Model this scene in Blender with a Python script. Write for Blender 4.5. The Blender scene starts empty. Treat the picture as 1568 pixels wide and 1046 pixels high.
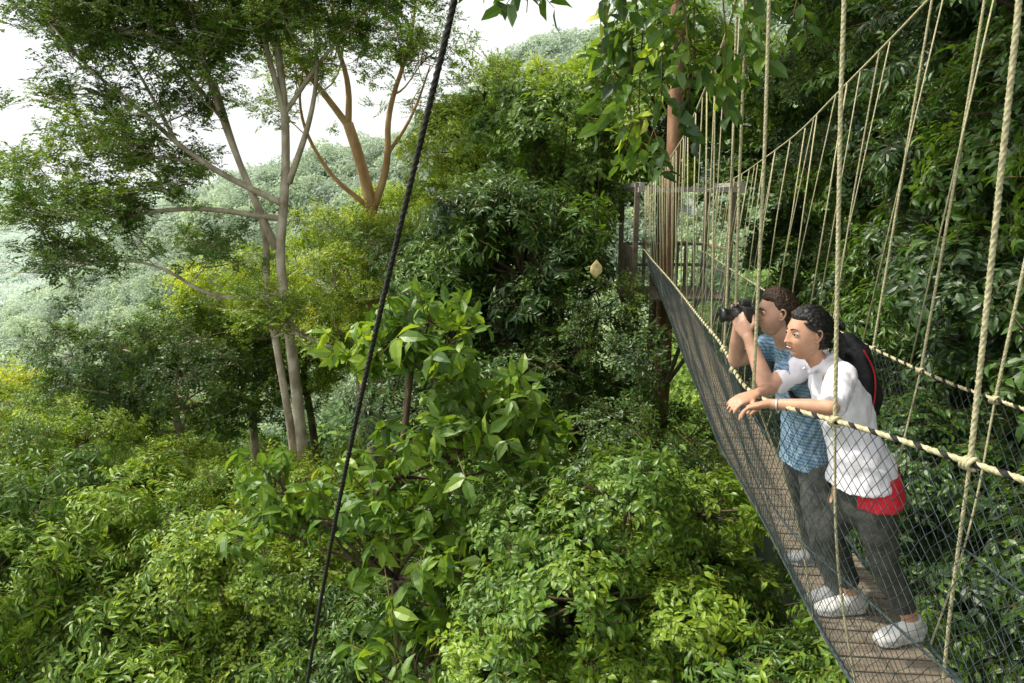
import bpy, math, random, time
import numpy as np
from mathutils import Vector, Matrix, Quaternion, kdtree, noise, Euler
T0=time.time()
rng=np.random.default_rng(11); random.seed(5)
scene=bpy.context.scene
coll=scene.collection
scene.view_settings.view_transform='Standard'
try: scene.view_settings.look='None'
except Exception: pass
scene.view_settings.exposure=0

def link(o,parent=None):
    coll.objects.link(o)
    if parent is not None: o.parent=parent
    return o
def empty(name):
    e=bpy.data.objects.new(name,None); e.empty_display_size=.2; coll.objects.link(e); return e

# ---------------------------------------------------------------- materials
def nodes_of(m):
    m.use_nodes=True; nt=m.node_tree; return nt,nt.nodes,nt.links
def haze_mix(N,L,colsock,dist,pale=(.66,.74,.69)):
    """paints distance haze into the surface colour, paler farther from the world origin"""
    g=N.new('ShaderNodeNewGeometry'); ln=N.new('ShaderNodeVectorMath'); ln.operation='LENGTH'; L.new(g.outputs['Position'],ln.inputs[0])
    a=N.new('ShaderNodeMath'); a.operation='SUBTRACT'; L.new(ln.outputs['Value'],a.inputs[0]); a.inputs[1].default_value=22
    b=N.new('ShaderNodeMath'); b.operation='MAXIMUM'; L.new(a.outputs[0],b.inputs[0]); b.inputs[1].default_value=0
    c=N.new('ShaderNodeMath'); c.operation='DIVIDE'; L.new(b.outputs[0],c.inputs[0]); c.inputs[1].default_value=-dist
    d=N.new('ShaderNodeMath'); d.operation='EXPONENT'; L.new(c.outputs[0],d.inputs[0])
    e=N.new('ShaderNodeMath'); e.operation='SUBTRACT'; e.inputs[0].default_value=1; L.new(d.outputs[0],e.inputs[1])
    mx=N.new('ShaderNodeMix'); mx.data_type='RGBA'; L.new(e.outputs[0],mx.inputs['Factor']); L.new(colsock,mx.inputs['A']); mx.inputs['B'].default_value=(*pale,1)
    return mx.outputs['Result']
def pmat(name,col,rough=.7,var=.15,scale=30,bump=0.0,bscale=60,col2=None,spec=.3,stretch=None,metal=0,haze=None):
    m=bpy.data.materials.new(name); nt,N,L=nodes_of(m)
    b=N['Principled BSDF']; b.inputs['Roughness'].default_value=rough; b.inputs['Specular IOR Level'].default_value=spec
    b.inputs['Metallic'].default_value=metal
    tc=N.new('ShaderNodeTexCoord'); mp=N.new('ShaderNodeMapping'); L.new(tc.outputs['Object'],mp.inputs['Vector'])
    if stretch: mp.inputs['Scale'].default_value=stretch
    nz=N.new('ShaderNodeTexNoise'); nz.inputs['Scale'].default_value=scale; nz.inputs['Detail'].default_value=4
    L.new(mp.outputs[0],nz.inputs['Vector'])
    cr=N.new('ShaderNodeValToRGB'); c2=col2 or tuple(min(1,c*(1+2*var)) for c in col); c1=tuple(c*(1-2*var) for c in col) if not col2 else col
    cr.color_ramp.elements[0].position=.33; cr.color_ramp.elements[1].position=.67
    cr.color_ramp.elements[0].color=(*c1,1); cr.color_ramp.elements[1].color=(*c2,1)
    L.new(nz.outputs['Fac'],cr.inputs[0]); cs=cr.outputs[0]
    if haze: cs=haze_mix(N,L,cs,haze)
    L.new(cs,b.inputs['Base Color'])
    if bump:
        n2=N.new('ShaderNodeTexNoise'); n2.inputs['Scale'].default_value=bscale; n2.inputs['Detail'].default_value=3
        L.new(mp.outputs[0],n2.inputs['Vector'])
        bp=N.new('ShaderNodeBump'); bp.inputs['Strength'].default_value=bump; bp.inputs['Distance'].default_value=.02
        L.new(n2.outputs['Fac'],bp.inputs['Height']); L.new(bp.outputs[0],b.inputs['Normal'])
    return m

def leaf_material(name,rough=.38,trans=.35,gain=1.0,haze=None,spec=.07):
    m=bpy.data.materials.new(name); nt,N,L=nodes_of(m)
    N.remove(N['Principled BSDF']); out=N['Material Output']
    b=N.new('ShaderNodeBsdfDiffuse')
    at=N.new('ShaderNodeAttribute'); at.attribute_type='INSTANCER'; at.attribute_name='tint'
    lv=N.new('ShaderNodeAttribute'); lv.attribute_type='GEOMETRY'; lv.attribute_name='lv'
    oi=N.new('ShaderNodeObjectInfo')
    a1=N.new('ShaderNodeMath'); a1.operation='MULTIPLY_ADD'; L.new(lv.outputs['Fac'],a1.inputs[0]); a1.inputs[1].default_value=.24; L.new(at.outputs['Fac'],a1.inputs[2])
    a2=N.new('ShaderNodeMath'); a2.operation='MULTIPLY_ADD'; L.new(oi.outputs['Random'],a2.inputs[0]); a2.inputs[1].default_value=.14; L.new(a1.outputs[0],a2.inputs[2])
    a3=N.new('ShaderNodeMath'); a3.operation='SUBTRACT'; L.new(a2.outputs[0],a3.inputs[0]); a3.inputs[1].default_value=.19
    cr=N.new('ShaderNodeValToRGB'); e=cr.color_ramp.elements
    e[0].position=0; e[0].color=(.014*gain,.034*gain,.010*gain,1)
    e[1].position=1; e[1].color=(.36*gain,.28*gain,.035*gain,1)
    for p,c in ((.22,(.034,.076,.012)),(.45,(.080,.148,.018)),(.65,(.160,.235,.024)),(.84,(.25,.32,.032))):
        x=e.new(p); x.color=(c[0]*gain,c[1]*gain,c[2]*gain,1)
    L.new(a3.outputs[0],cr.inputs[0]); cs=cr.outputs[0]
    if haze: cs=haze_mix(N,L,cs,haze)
    L.new(cs,b.inputs['Color'])
    tr=N.new('ShaderNodeBsdfTranslucent')
    mx=N.new('ShaderNodeMix'); mx.data_type='RGBA'; mx.blend_type='MULTIPLY'; mx.inputs['Factor'].default_value=1
    L.new(cs,mx.inputs['A']); mx.inputs['B'].default_value=(1.8,1.6,.8,1) if not haze else (1.1,1.1,1,1)
    L.new(mx.outputs['Result'],tr.inputs['Color'])
    ms=N.new('ShaderNodeMixShader'); ms.inputs[0].default_value=trans
    L.new(b.outputs[0],ms.inputs[1]); L.new(tr.outputs[0],ms.inputs[2]); last=ms
    if spec:
        gl=N.new('ShaderNodeBsdfGlossy'); gl.inputs['Roughness'].default_value=rough; gl.inputs['Color'].default_value=(1,1,1,1)
        lw=N.new('ShaderNodeLayerWeight'); lw.inputs['Blend'].default_value=.12
        ml=N.new('ShaderNodeMath'); ml.operation='MULTIPLY_ADD'; L.new(lw.outputs['Facing'],ml.inputs[0]); ml.inputs[1].default_value=spec*1.2; ml.inputs[2].default_value=spec*.6
        m2=N.new('ShaderNodeMixShader'); L.new(ml.outputs[0],m2.inputs[0]); L.new(ms.outputs[0],m2.inputs[1]); L.new(gl.outputs[0],m2.inputs[2]); last=m2
    L.new(last.outputs[0],out.inputs['Surface'])
    return m
M_leaf=leaf_material('leaf_glossy',.42,.40,1.6,spec=.045)
M_leaf_far=leaf_material('leaf_matte_hazed',.8,.3,1.5,haze=130,spec=0)  # far leaves, with distance haze painted into their colour
M_twig=pmat('twig_bark',(.13,.09,.045),.9,.2,20)
M_barkpale=pmat('bark_pale',(.27,.21,.15),.9,.2,5,.5,25,col2=(.60,.53,.41),stretch=(1,1,.5))
M_barkorange=pmat('bark_orange',(.38,.21,.09),.85,.2,4,.4,25,col2=(.6,.40,.22),stretch=(1,1,.4))
M_barkdark=pmat('bark_dark',(.05,.035,.022),.95,.2,6,.6,25,col2=(.13,.10,.06),stretch=(1,1,.3))
M_soil=pmat('forest_floor_soil_hazed',(.012,.020,.008),.95,.2,.8,.6,4,col2=(.035,.05,.018),haze=130)  # soil colour, with pale haze painted in towards the distance

# ---------------------------------------------------------------- mesh helpers
class Bucket:
    def __init__(s): s.v=[]; s.f=[]; s.m=[]; s.n=0
    def add(s,v,f,mi=0):
        s.v.extend([tuple(p) for p in v]); k=s.n
        s.f.extend([tuple(i+k for i in q) for q in f]); s.m.extend([mi]*len(f)); s.n+=len(v)
    def mesh(s,name,mats,smooth=True):
        me=bpy.data.meshes.new(name); me.from_pydata(s.v,[],s.f)
        for m in mats: me.materials.append(m)
        me.polygons.foreach_set('material_index',s.m)
        me.polygons.foreach_set('use_smooth',[smooth]*len(s.f)); me.update(); return me
    def obj(s,name,mats,parent=None,smooth=True):
        return link(bpy.data.objects.new(name,s.mesh(name,mats,smooth)),parent)

def frames(P,ref=None):
    P=np.asarray(P,float); n=len(P)
    T=np.zeros_like(P); T[1:-1]=P[2:]-P[:-2]; T[0]=P[1]-P[0]; T[-1]=P[-1]-P[-2]
    T/=np.linalg.norm(T,axis=1)[:,None]+1e-12
    S=np.zeros_like(P); r=np.array(ref if ref is not None else ((0,0,1) if abs(T[0][2])<.8 else (1,0,0)),float)
    for i in range(n):
        s=r-T[i]*np.dot(r,T[i]); s/=np.linalg.norm(s)+1e-12; S[i]=s
        if ref is None: r=s
    return P,T,S,np.cross(T,S)
def tube(B,P,R,sides=6,mi=0,cap=True):
    P,T,S,U=frames(P); n=len(P); R=np.broadcast_to(np.asarray(R,float),(n,))
    a=np.arange(sides)*2*math.pi/sides
    V=P[:,None]+R[:,None,None]*(np.cos(a)[None,:,None]*S[:,None]+np.sin(a)[None,:,None]*U[:,None])
    F=[]
    for i in range(n-1):
        for j in range(sides):
            k=(j+1)%sides; F.append((i*sides+j,i*sides+k,(i+1)*sides+k,(i+1)*sides+j))
    if cap: F.append(tuple(range(sides))[::-1]); F.append(tuple((n-1)*sides+j for j in range(sides)))
    B.add(V.reshape(-1,3),F,mi)
def resample(P,step):
    P=np.asarray(P,float); d=np.r_[0,np.cumsum(np.linalg.norm(np.diff(P,axis=0),axis=1))]
    n=max(2,int(d[-1]/step)+1); s=np.linspace(0,d[-1],n)
    return np.stack([np.interp(s,d,P[:,k]) for k in range(3)],1)
def smooth_path(P,step=.1,it=3):
    P=np.asarray(P,float)
    for _ in range(it):
        Q=[P[0]]
        for a,b in zip(P[:-1],P[1:]): Q+= [a*.75+b*.25,a*.25+b*.75]
        Q.append(P[-1]); P=np.array(Q)
    return resample(P,step)
def rope(B,P,r,pitch=.09,step=.012,mis=(0,0,0)):
    P=resample(P,step); P,T,S,U=frames(P); n=len(P)
    d=np.r_[0,np.cumsum(np.linalg.norm(np.diff(P,axis=0),axis=1))]
    sides=12; a=np.arange(sides)*2*math.pi/sides
    rr=r*(.86+.20*np.abs(np.cos(1.5*a)))
    ph=d/pitch*2*math.pi
    A=a[None]+ph[:,None]
    V=P[:,None]+rr[None,:,None]*(np.cos(A)[:,:,None]*S[:,None]+np.sin(A)[:,:,None]*U[:,None])
    F=[[],[],[]]
    for i in range(n-1):
        for j in range(sides):
            k=(j+1)%sides; F[(j//4)%3].append((i*sides+j,i*sides+k,(i+1)*sides+k,(i+1)*sides+j))
    k0=B.n; B.v.extend(map(tuple,V.reshape(-1,3))); B.n+=n*sides
    for g in range(3):
        B.f.extend([tuple(i+k0 for i in q) for q in F[g]]); B.m.extend([mis[g]]*len(F[g]))

# ---------------------------------------------------------------- leaves
T_hi=np.array([(0,0,0),(.33,0,.0),(.68,0,-.06),(1,0,-.22),(.30,.5,.06),(.68,.40,.0),(.30,-.5,.06),(.68,-.40,.0)])
F_hi=[(0,1,4),(0,6,1),(1,2,5,4),(1,6,7,2),(2,3,5),(2,7,3)]
T_lo=np.array([(0,0,0),(.5,.5,.05),(1,0,-.1),(.5,-.5,.05)])
F_lo=[(0,3,2),(0,2,1)]
def leaves_mesh(name,P,D,Nn,Ln,W,hi,stems,mat):
    P=np.array(P);D=np.array(D,float);Nn=np.array(Nn,float);Ln=np.array(Ln);W=np.array(W)
    D/=np.linalg.norm(D,axis=1)[:,None]; S=np.cross(Nn,D); S/=np.linalg.norm(S,axis=1)[:,None]+1e-9; U=np.cross(D,S)
    T=T_hi if hi else T_lo; F=F_hi if hi else F_lo; k=len(T)
    V=P[:,None]+T[None,:,0,None]*(Ln[:,None,None]*D[:,None])+T[None,:,1,None]*(W[:,None,None]*S[:,None])+T[None,:,2,None]*(Ln[:,None,None]*U[:,None])
    B=Bucket(); n=len(P)
    B.v=list(map(tuple,V.reshape(-1,3))); B.n=n*k
    for i in range(n):
        for q in F: B.f.append(tuple(a+i*k for a in q)); B.m.append(0)
    lv=np.repeat(np.random.default_rng(len(P)).random(n),k).tolist()
    for a,b,r in stems: tube(B,[a,b],[r,r*.5],3,1,False)
    lv+= [0]*(B.n-len(lv))
    me=B.mesh(name,[mat,M_twig],False)
    at=me.attributes.new('lv','FLOAT','POINT'); at.data.foreach_set('value',lv)
    return bpy.data.objects.new(name,me)
def unit(v): v=np.array(v,float); return v/(np.linalg.norm(v)+1e-12)
def proto_clump(name,nt,nl,ll,lw,hi,droop=.3,flat=.5,mat=None):
    r=np.random.default_rng(sum(map(ord,name)))
    P=[];D=[];Nn=[];Ln=[];W=[];st=[]
    for t in range(nt):
        d=r.normal(size=3); d[2]=abs(d[2])*flat+.05; d=unit(d); L=r.uniform(.55,1.0)
        o=r.normal(size=3)*.12
        st.append((o,o+d*L,.010))
        side=unit(np.cross(d,(0,0,1)))
        for i in range(nl):
            f=.25+.75*i/(nl-1); p=o+d*L*f; p[2]-=droop*.25*f*f
            s=side*(1 if i%2 else -1); 
            dd=unit(d*r.uniform(.3,.9)+s*r.uniform(.5,1.1)*(1-.5*(f>.95))+np.array([0,0,-droop*r.uniform(.3,1.3)])+r.normal(size=3)*.18)
            nn=unit(np.array([0,0,1])+.35*d+r.normal(size=3)*.35)
            P.append(p);D.append(dd);Nn.append(nn);q=r.uniform(.7,1.15);Ln.append(ll*q);W.append(lw*q)
    return leaves_mesh(name,P,D,Nn,Ln,W,hi,st,mat or M_leaf)
def proto_whorl(name):
    r=np.random.default_rng(sum(map(ord,name)))
    P=[];D=[];Nn=[];Ln=[];W=[];st=[]
    for t in range(4):
        o=r.normal(size=3)*.45*np.array([1,1,.5]); st.append((np.array([0,0,-.5]),o,.02))
        k=r.integers(5,8)
        ax=unit(r.normal(size=3)*.5+np.array([0,0,1])); e1=unit(np.cross(ax,(1,.3,0))); e2=np.cross(ax,e1)
        for i in range(k):
            a=2*math.pi*i/k+r.uniform(-.35,.35)+t
            d=unit(e1*math.cos(a)+e2*math.sin(a)-ax*r.uniform(-.1,.3)+np.array([0,0,-r.uniform(.1,.8)]))
            P.append(o+r.normal(size=3)*.04);D.append(d);Nn.append(unit(ax+.5*r.normal(size=3)*.6));q=r.uniform(.6,1.1);Ln.append(.56*q);W.append(.25*q)
    return leaves_mesh(name,P,D,Nn,Ln,W,True,st,M_leaf)
def proto_spray(name):
    r=np.random.default_rng(sum(map(ord,name)))
    P=[];D=[];Nn=[];Ln=[];W=[];st=[(np.zeros(3),np.array([0.05,0,.95]),.012)]
    for i in range(7):
        f=.15+.85*i/6; a=(i%2)*math.pi+r.uniform(-.7,.7)
        s=np.array([math.cos(a),math.sin(a),0])
        P.append(np.array([.05*f,0,.95*f])); D.append(unit(s*r.uniform(.4,1.0)+np.array([0,0,.7]))); Nn.append(unit(s*.6+r.normal(size=3)*.4+np.array([.3,.3,-.6])))
        q=r.uniform(.75,1.1); Ln.append(.42*q); W.append(.22*q)
    return leaves_mesh(name,P,D,Nn,Ln,W,True,st,M_leaf)
def proto_far(name,n=1200,s=.115):
    r=np.random.default_rng(sum(map(ord,name)))
    lob=[(np.array([r.uniform(-.6,.6),r.uniform(-.6,.6),r.uniform(-.05,.5)]),r.uniform(.2,.45)) for _ in range(13)]
    P=[];D=[];Nn=[];Ln=[];W=[]
    for i in range(n):
        c,R=lob[r.integers(len(lob))]; d=unit(r.normal(size=3)); 
        if d[2]<-.3: d[2]*=-1
        p=c+d*R*r.uniform(.75,1.1); P.append(p)
        D.append(unit(np.cross(d,r.normal(size=3))+.2*d)); Nn.append(unit(d+r.normal(size=3)*.6)); q=r.uniform(.6,1.3); Ln.append(s*q);W.append(s*.7*q)
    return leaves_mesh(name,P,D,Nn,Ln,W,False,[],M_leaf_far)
PR={}
PR['fine']=[proto_clump('fine_%d'%i,12,8,.21,.115,False,.25,.6) for i in range(3)]
PR['broad']=[proto_clump('broad_%d'%i,9,7,.34,.15,True,.35,.8) for i in range(3)]
PR['narrow']=[proto_clump('narrow_%d'%i,10,7,.40,.12,True,.6,.6) for i in range(3)]
PR['whorl']=[proto_whorl('whorl_%d'%i) for i in range(3)]
PR['spray']=[proto_spray('spray_%d'%i) for i in range(3)]
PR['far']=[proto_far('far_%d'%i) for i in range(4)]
GN={}
def gn(kind):
    if kind in GN: return GN[kind]
    ng=bpy.data.node_groups.new('scatter_'+kind,'GeometryNodeTree')
    ng.interface.new_socket('Geometry',in_out='INPUT',socket_type='NodeSocketGeometry')
    ng.interface.new_socket('Geometry',in_out='OUTPUT',socket_type='NodeSocketGeometry')
    N=ng.nodes;L=ng.links
    gi=N.new('NodeGroupInput');go=N.new('NodeGroupOutput');ip=N.new('GeometryNodeInstanceOnPoints');jg=N.new('GeometryNodeJoinGeometry')
    for o in PR[kind]:
        oi=N.new('GeometryNodeObjectInfo'); oi.inputs['Object'].default_value=o; oi.inputs['As Instance'].default_value=True
        L.new(oi.outputs['Geometry'],jg.inputs[0])
    def na(nm,t):
        a=N.new('GeometryNodeInputNamedAttribute'); a.data_type=t; a.inputs['Name'].default_value=nm
        return [x for x in a.outputs if x.enabled][0]
    er=N.new('FunctionNodeEulerToRotation'); L.new(na('rot','FLOAT_VECTOR'),er.inputs[0])
    L.new(gi.outputs[0],ip.inputs['Points']); L.new(jg.outputs[0],ip.inputs['Instance']); ip.inputs['Pick Instance'].default_value=True
    L.new(na('idx','INT'),ip.inputs['Instance Index']); L.new(er.outputs[0],ip.inputs['Rotation']); L.new(na('scl','FLOAT'),ip.inputs['Scale'])
    L.new(ip.outputs[0],go.inputs[0]); GN[kind]=ng; return ng
def scatter(name,kind,P,O,scl,tint,parent=None):
    P=np.asarray(P,float); n=len(P)
    rot=np.zeros((n,3))
    for i in range(n):
        q=Vector(O[i]).to_track_quat('Z','Y') @ Quaternion((0,0,1),rng.uniform(0,6.283))
        rot[i]=q.to_euler()
    me=bpy.data.meshes.new(name); me.vertices.add(n); me.vertices.foreach_set('co',P.ravel())
    me.attributes.new('rot','FLOAT_VECTOR','POINT').data.foreach_set('vector',rot.ravel())
    me.attributes.new('scl','FLOAT','POINT').data.foreach_set('value',np.asarray(scl,float))
    me.attributes.new('tint','FLOAT','POINT').data.foreach_set('value',np.asarray(tint,float))
    me.attributes.new('idx','INT','POINT').data.foreach_set('value',rng.integers(0,len(PR[kind]),n).astype(np.int32))
    me.update()
    o=bpy.data.objects.new(name,me); md=o.modifiers.new('foliage','NODES'); md.node_group=gn(kind)
    return link(o,parent)

# ---------------------------------------------------------------- terrain
def H(x,y):
    x=np.asarray(x,float); y=np.asarray(y,float)
    near=-12.5+.95*np.maximum(0,x-5.5)-.22*np.maximum(0,-x-8)-.28*np.maximum(0,y-24)
    near=np.minimum(near,28)
    near=near+.6*np.sin(x*.5+1)*np.cos(y*.4)
    val=-48.
    pr=np.interp(x,[-400,-200,-112,-91,-64,-32,5,60,300],[-50,-48,-36,-22,-8,4,20,40,60])
    g=np.where(y<140,np.exp(-((y-140)/62)**2),np.exp(-((y-140)/120)**2))
    r1=val+(pr-val)*g+2.5*np.sin(x*.09+y*.05)+1.5*np.sin(x*.21-y*.13)
    g2=np.exp(-((y-380)/110)**2)
    r2=val+((-20+5*np.sin(x*.018+2)+3*np.sin(x*.05))-val)*g2
    g3=np.exp(-((y-760)/200)**2)
    r3=val+((-4+9*np.sin(x*.008+.5)+4*np.sin(x*.021))-val)*g3
    return np.maximum.reduce([near,r1,r2,r3,np.full_like(near,val)])
gx=np.unique(np.concatenate([np.linspace(-1500,-150,60),np.linspace(-150,150,151),np.linspace(150,1500,50)]))
gy=np.unique(np.concatenate([np.linspace(-300,-10,20),np.linspace(-10,60,71),np.linspace(60,500,120),np.linspace(500,1800,50)]))
XX,YY=np.meshgrid(gx,gy); ZZ=H(XX,YY)
B=Bucket(); nx=len(gx); ny=len(gy)
V=np.stack([XX,YY,ZZ],-1).reshape(-1,3)
F=[(j*nx+i,j*nx+i+1,(j+1)*nx+i+1,(j+1)*nx+i) for j in range(ny-1) for i in range(nx-1)]
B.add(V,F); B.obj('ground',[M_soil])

def dist_forest():
    P=[];S=[];Tn=[]
    def area(n,x0,x1,y0,y1,s0,s1):
        x=rng.uniform(x0,x1,n); y=rng.uniform(y0,y1,n)
        for a,b in zip(x,y):
            if a/max(b,1)<-1.05 or a/max(b,1)>.9: continue
            s=rng.uniform(s0,s1); z=float(H(a,b))
            P.append((a,b,z+s*.45)); S.append(s)
            Tn.append(.46+.25*noise.noise(Vector((a*.03,b*.03,3)))+rng.uniform(-.18,.22))
    area(900,-60,40,27,60,1.8,3.4)
    area(2300,-110,60,55,130,2.2,4.4)
    area(2000,-190,140,110,190,3.0,5.5)
    area(2000,-480,200,250,430,4.5,8)
    area(1500,-900,300,550,820,8,13)
    return P,S,Tn
P,S,Tn=dist_forest()
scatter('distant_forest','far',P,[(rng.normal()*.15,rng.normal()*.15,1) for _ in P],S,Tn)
n=1100
x=rng.uniform(-22,7,n); y=rng.uniform(1,34,n)
scatter('undergrowth','broad',np.stack([x,y,H(x,y)+.5],1),[(rng.normal()*.3,rng.normal()*.3,1) for _ in x],rng.uniform(1.0,2.0,n),rng.uniform(.2,.55,n))

# ---------------------------------------------------------------- trees
def wob(a,b,n,amp):
    a=np.array(a,float);b=np.array(b,float);L=np.linalg.norm(b-a)
    t=np.linspace(0,1,n)[:,None]; P=a+(b-a)*t
    k=rng.normal(size=3)*amp*L; P=P+np.sin(t*math.pi)*k+ rng.normal(size=(n,3))*amp*L*.15*np.sin(t*math.pi)
    return P
def sublobes(c,R,k,rs=.42):
    c=np.array(c,float);R=np.array(R,float); out=[(c,R*.62)]
    for i in range(k):
        z=1-1.55*(i+.5)/k; a=i*2.399+rng.uniform(-.4,.4); s=math.sqrt(max(0,1-z*z))
        d=np.array([s*math.cos(a),s*math.sin(a),z])
        r=R.mean()*rs*rng.uniform(.6,1.4)
        out.append((c+d*R*rng.uniform(.55,1.0),np.array([r*1.15,r*1.15,r*.8])))
    return out
DENS=.66
def crown_pts(lobes,dens,size,facing=None):
    P=[];O=[];G=[]
    C=np.array([l[0] for l in lobes]);R=np.array([l[1] for l in lobes])
    for li,(c,r) in enumerate(lobes):
        area=4*math.pi*((r[0]*r[1])**1.6/3+(r[0]*r[2])**1.6/3+(r[1]*r[2])**1.6/3)**(1/1.6)
        n=int(area*dens*DENS/(size*size))+3
        for _ in range(n):
            d=unit(rng.normal(size=3))
            if d[2]<-.25 and rng.random()<.6: d[2]*=-1
            if facing is not None and np.dot(d,facing)<-.35: continue
            f=1+.28*noise.noise(Vector(c*1.3+d*2.2)); f*=rng.uniform(.72,1.04)
            if rng.random()<.10: f*=1.22
            p=c+d*r*f
            q=((p-C)/R); m=(q*q).sum(1); m[li]=9
            if m.min()<.45: continue
            P.append(p); O.append(unit(d+np.array([0,0,.7])+rng.normal(size=3)*.25)); G.append(li)
    return P,O,G
def lobe_tree(blobs,kind,size,tint,dens=.9,trunk=None,bark=M_barkdark,tr=.18,name='rainforest_tree',k=12,rs=.42,tvar=.12,facing=None,twigs=.25,szvar=.25):
    e=empty(name)
    L=[]
    for c,R in blobs: L+=sublobes(c,R,k,rs)
    P,O,G=crown_pts(L,dens,size,facing)
    lt=[tint+rng.uniform(-tvar,tvar) for _ in L]
    S=[size*rng.uniform(1-szvar,1+szvar) for _ in P]
    scatter('crown','%s'%kind,P,O,S,[lt[g]+rng.uniform(-.04,.04) for g in G],e)
    c0=np.array(blobs[0][0],float)
    b=np.array(trunk if trunk is not None else (c0[0]+rng.uniform(-.5,.5),c0[1]+.3,0),float)
    if trunk is None: b[2]=float(H(b[0],b[1]))-.3
    B=Bucket(); top=c0+np.array([0,0,-.2*blobs[0][1][2]])
    tp=wob(b,top,9,.02); tube(B,tp,np.linspace(tr,tr*.55,9),9)
    for i,(c,r) in enumerate(L):
        s=tp[int(np.argmin(np.linalg.norm(tp-c,axis=1)+1.2*np.maximum(0,tp[:,2]-c[2]+.2)))]; m=wob(s,c,6,.08); tube(B,m,np.linspace(tr*.30,.015,6),5)
    for p,g in zip(P,G):
        if rng.random()<twigs:
            tube(B,wob(L[g][0],p,4,.06),np.linspace(.020,.006,4),3)
    B.obj('trunk_and_limbs',[bark],e)
    return e
def airy_tree(name,trunks,limbs,bark,kind,size,tint,spread=1.0,per=8,kid=4,sub=3,klen=1.7,flat=.45):
    e=empty(name); B=Bucket(); P=[];O=[];S=[];Tn=[]
    for pts,r0,r1 in trunks:
        q=smooth_path(pts,.35); tube(B,q,np.linspace(r0,r1,len(q)),12)
    def tip(p,t):
        for _ in range(per):
            d=rng.normal(size=3)*np.array([1,1,flat])*.5*spread
            P.append(p+d); O.append(unit(np.array([0,0,1])+d*.5+rng.normal(size=3)*.3)); S.append(size*rng.uniform(.7,1.25)); Tn.append(t+rng.uniform(-.07,.07))
            if rng.random()<.5: tube(B,wob(p,p+d,3,.05),[.012,.008,.005],3)
    for pts,r0,r1 in limbs:
        q=smooth_path(pts,.25); R=np.linspace(r0,r1,len(q)); tube(B,q,R,8)
        n=len(q); t=tint+rng.uniform(-.1,.1); tip(q[-1],t)
        for j in range(kid):
            i=int(n*(.42+.55*(j+rng.random())/kid)); i=min(i,n-1)
            d=unit(unit(q[min(i+1,n-1)]-q[i-1])*.7+rng.normal(size=3)*np.array([.8,.8,.35])+np.array([0,0,.45]))
            L1=klen*rng.uniform(.7,1.25); a=q[i]; b=a+d*L1
            tube(B,wob(a,b,6,.09),np.linspace(R[i]*.45,.014,6),5); t2=t+rng.uniform(-.08,.08); tip(b,t2)
            for _ in range(sub):
                d2=unit(d*.6+rng.normal(size=3)*np.array([.9,.9,.4])+np.array([0,0,.25])); f=rng.uniform(.35,.85)
                a2=a+(b-a)*f; b2=a2+d2*klen*rng.uniform(.5,.9); tube(B,wob(a2,b2,5,.09),np.linspace(.020,.008,5),4); tip(b2,t2+rng.uniform(-.05,.05))
    scatter('crown',kind,P,O,S,Tn,e); B.obj('trunk_and_limbs',[bark],e); return e

A=lambda *p:[np.array(q,float) for q in p]
gz=float(H(-5.1,16))
airy_tree('tall_rainforest_tree',
 [(A((-5.15,16,gz-.3),(-5.15,16,-7),(-5.25,16,-4.5),(-5.35,16,-2.5),(-5.45,16,-1.4),(-5.2,16,0),(-5.05,16,1.8),(-5.2,16,4),(-5.4,16,6)),.19,.06),
  (A((-5.6,16.4,gz-.3),(-5.5,16.4,-6.5),(-5.75,16.4,-4),(-5.95,16.4,-2),(-5.8,16.4,-.8),(-6.3,16.2,.8),(-6.6,16,2.5)),.13,.06)],
 [(A((-5.5,16,-1.2),(-6.0,15.9,.3),(-6.5,15.8,1.9),(-6.7,15.7,3.2),(-6.9,15.5,4.6)),.10,.025),
  (A((-5.05,16,1.6),(-5.3,15.8,3),(-5.6,15.6,5)),.08,.025),
  (A((-5.2,16,-.2),(-6.9,15.6,.7),(-8.0,15.2,1.9),(-8.8,15,2.6),(-9.3,14.8,3.4)),.08,.022),
  (A((-5.4,16,-.5),(-7.2,15.5,-.2),(-8.8,15,-.5),(-9.9,14.6,-.3)),.07,.018),
  (A((-5.2,16,-2.2),(-6.8,15.6,-2.4),(-8.0,15.3,-1.4),(-9.2,15,-1.4)),.06,.018),
  (A((-5.1,16,.3),(-4.5,15.9,1.6),(-4.2,15.8,2.8),(-4.3,15.7,4.2)),.08,.022),
  (A((-6.5,16.2,1.7),(-7.6,16.4,3),(-8.2,16.2,4.2)),.06,.018),
  (A((-7.4,15.6,1.2),(-8.3,16,2.8),(-8.9,16.4,3.4)),.05,.018),
  (A((-6.9,15.8,3.0),(-7.6,15.4,3.4),(-8.3,15.2,3.3)),.04,.018),
  (A((-6.9,15.6,.7),(-8.0,15.6,.9),(-8.9,15.4,.7)),.04,.018),
  (A((-5.2,16,3.6),(-6.2,15.8,3.9),(-7.0,15.6,3.7)),.05,.018),
  (A((-5.1,16,1.8),(-4,16,3.2),(-2.9,16,4.2)),.06,.018)],
 M_barkpale,'fine',.40,.36,spread=1.0,per=8,kid=4,sub=3,klen=1.15)
gz=float(H(-4,20))
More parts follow.
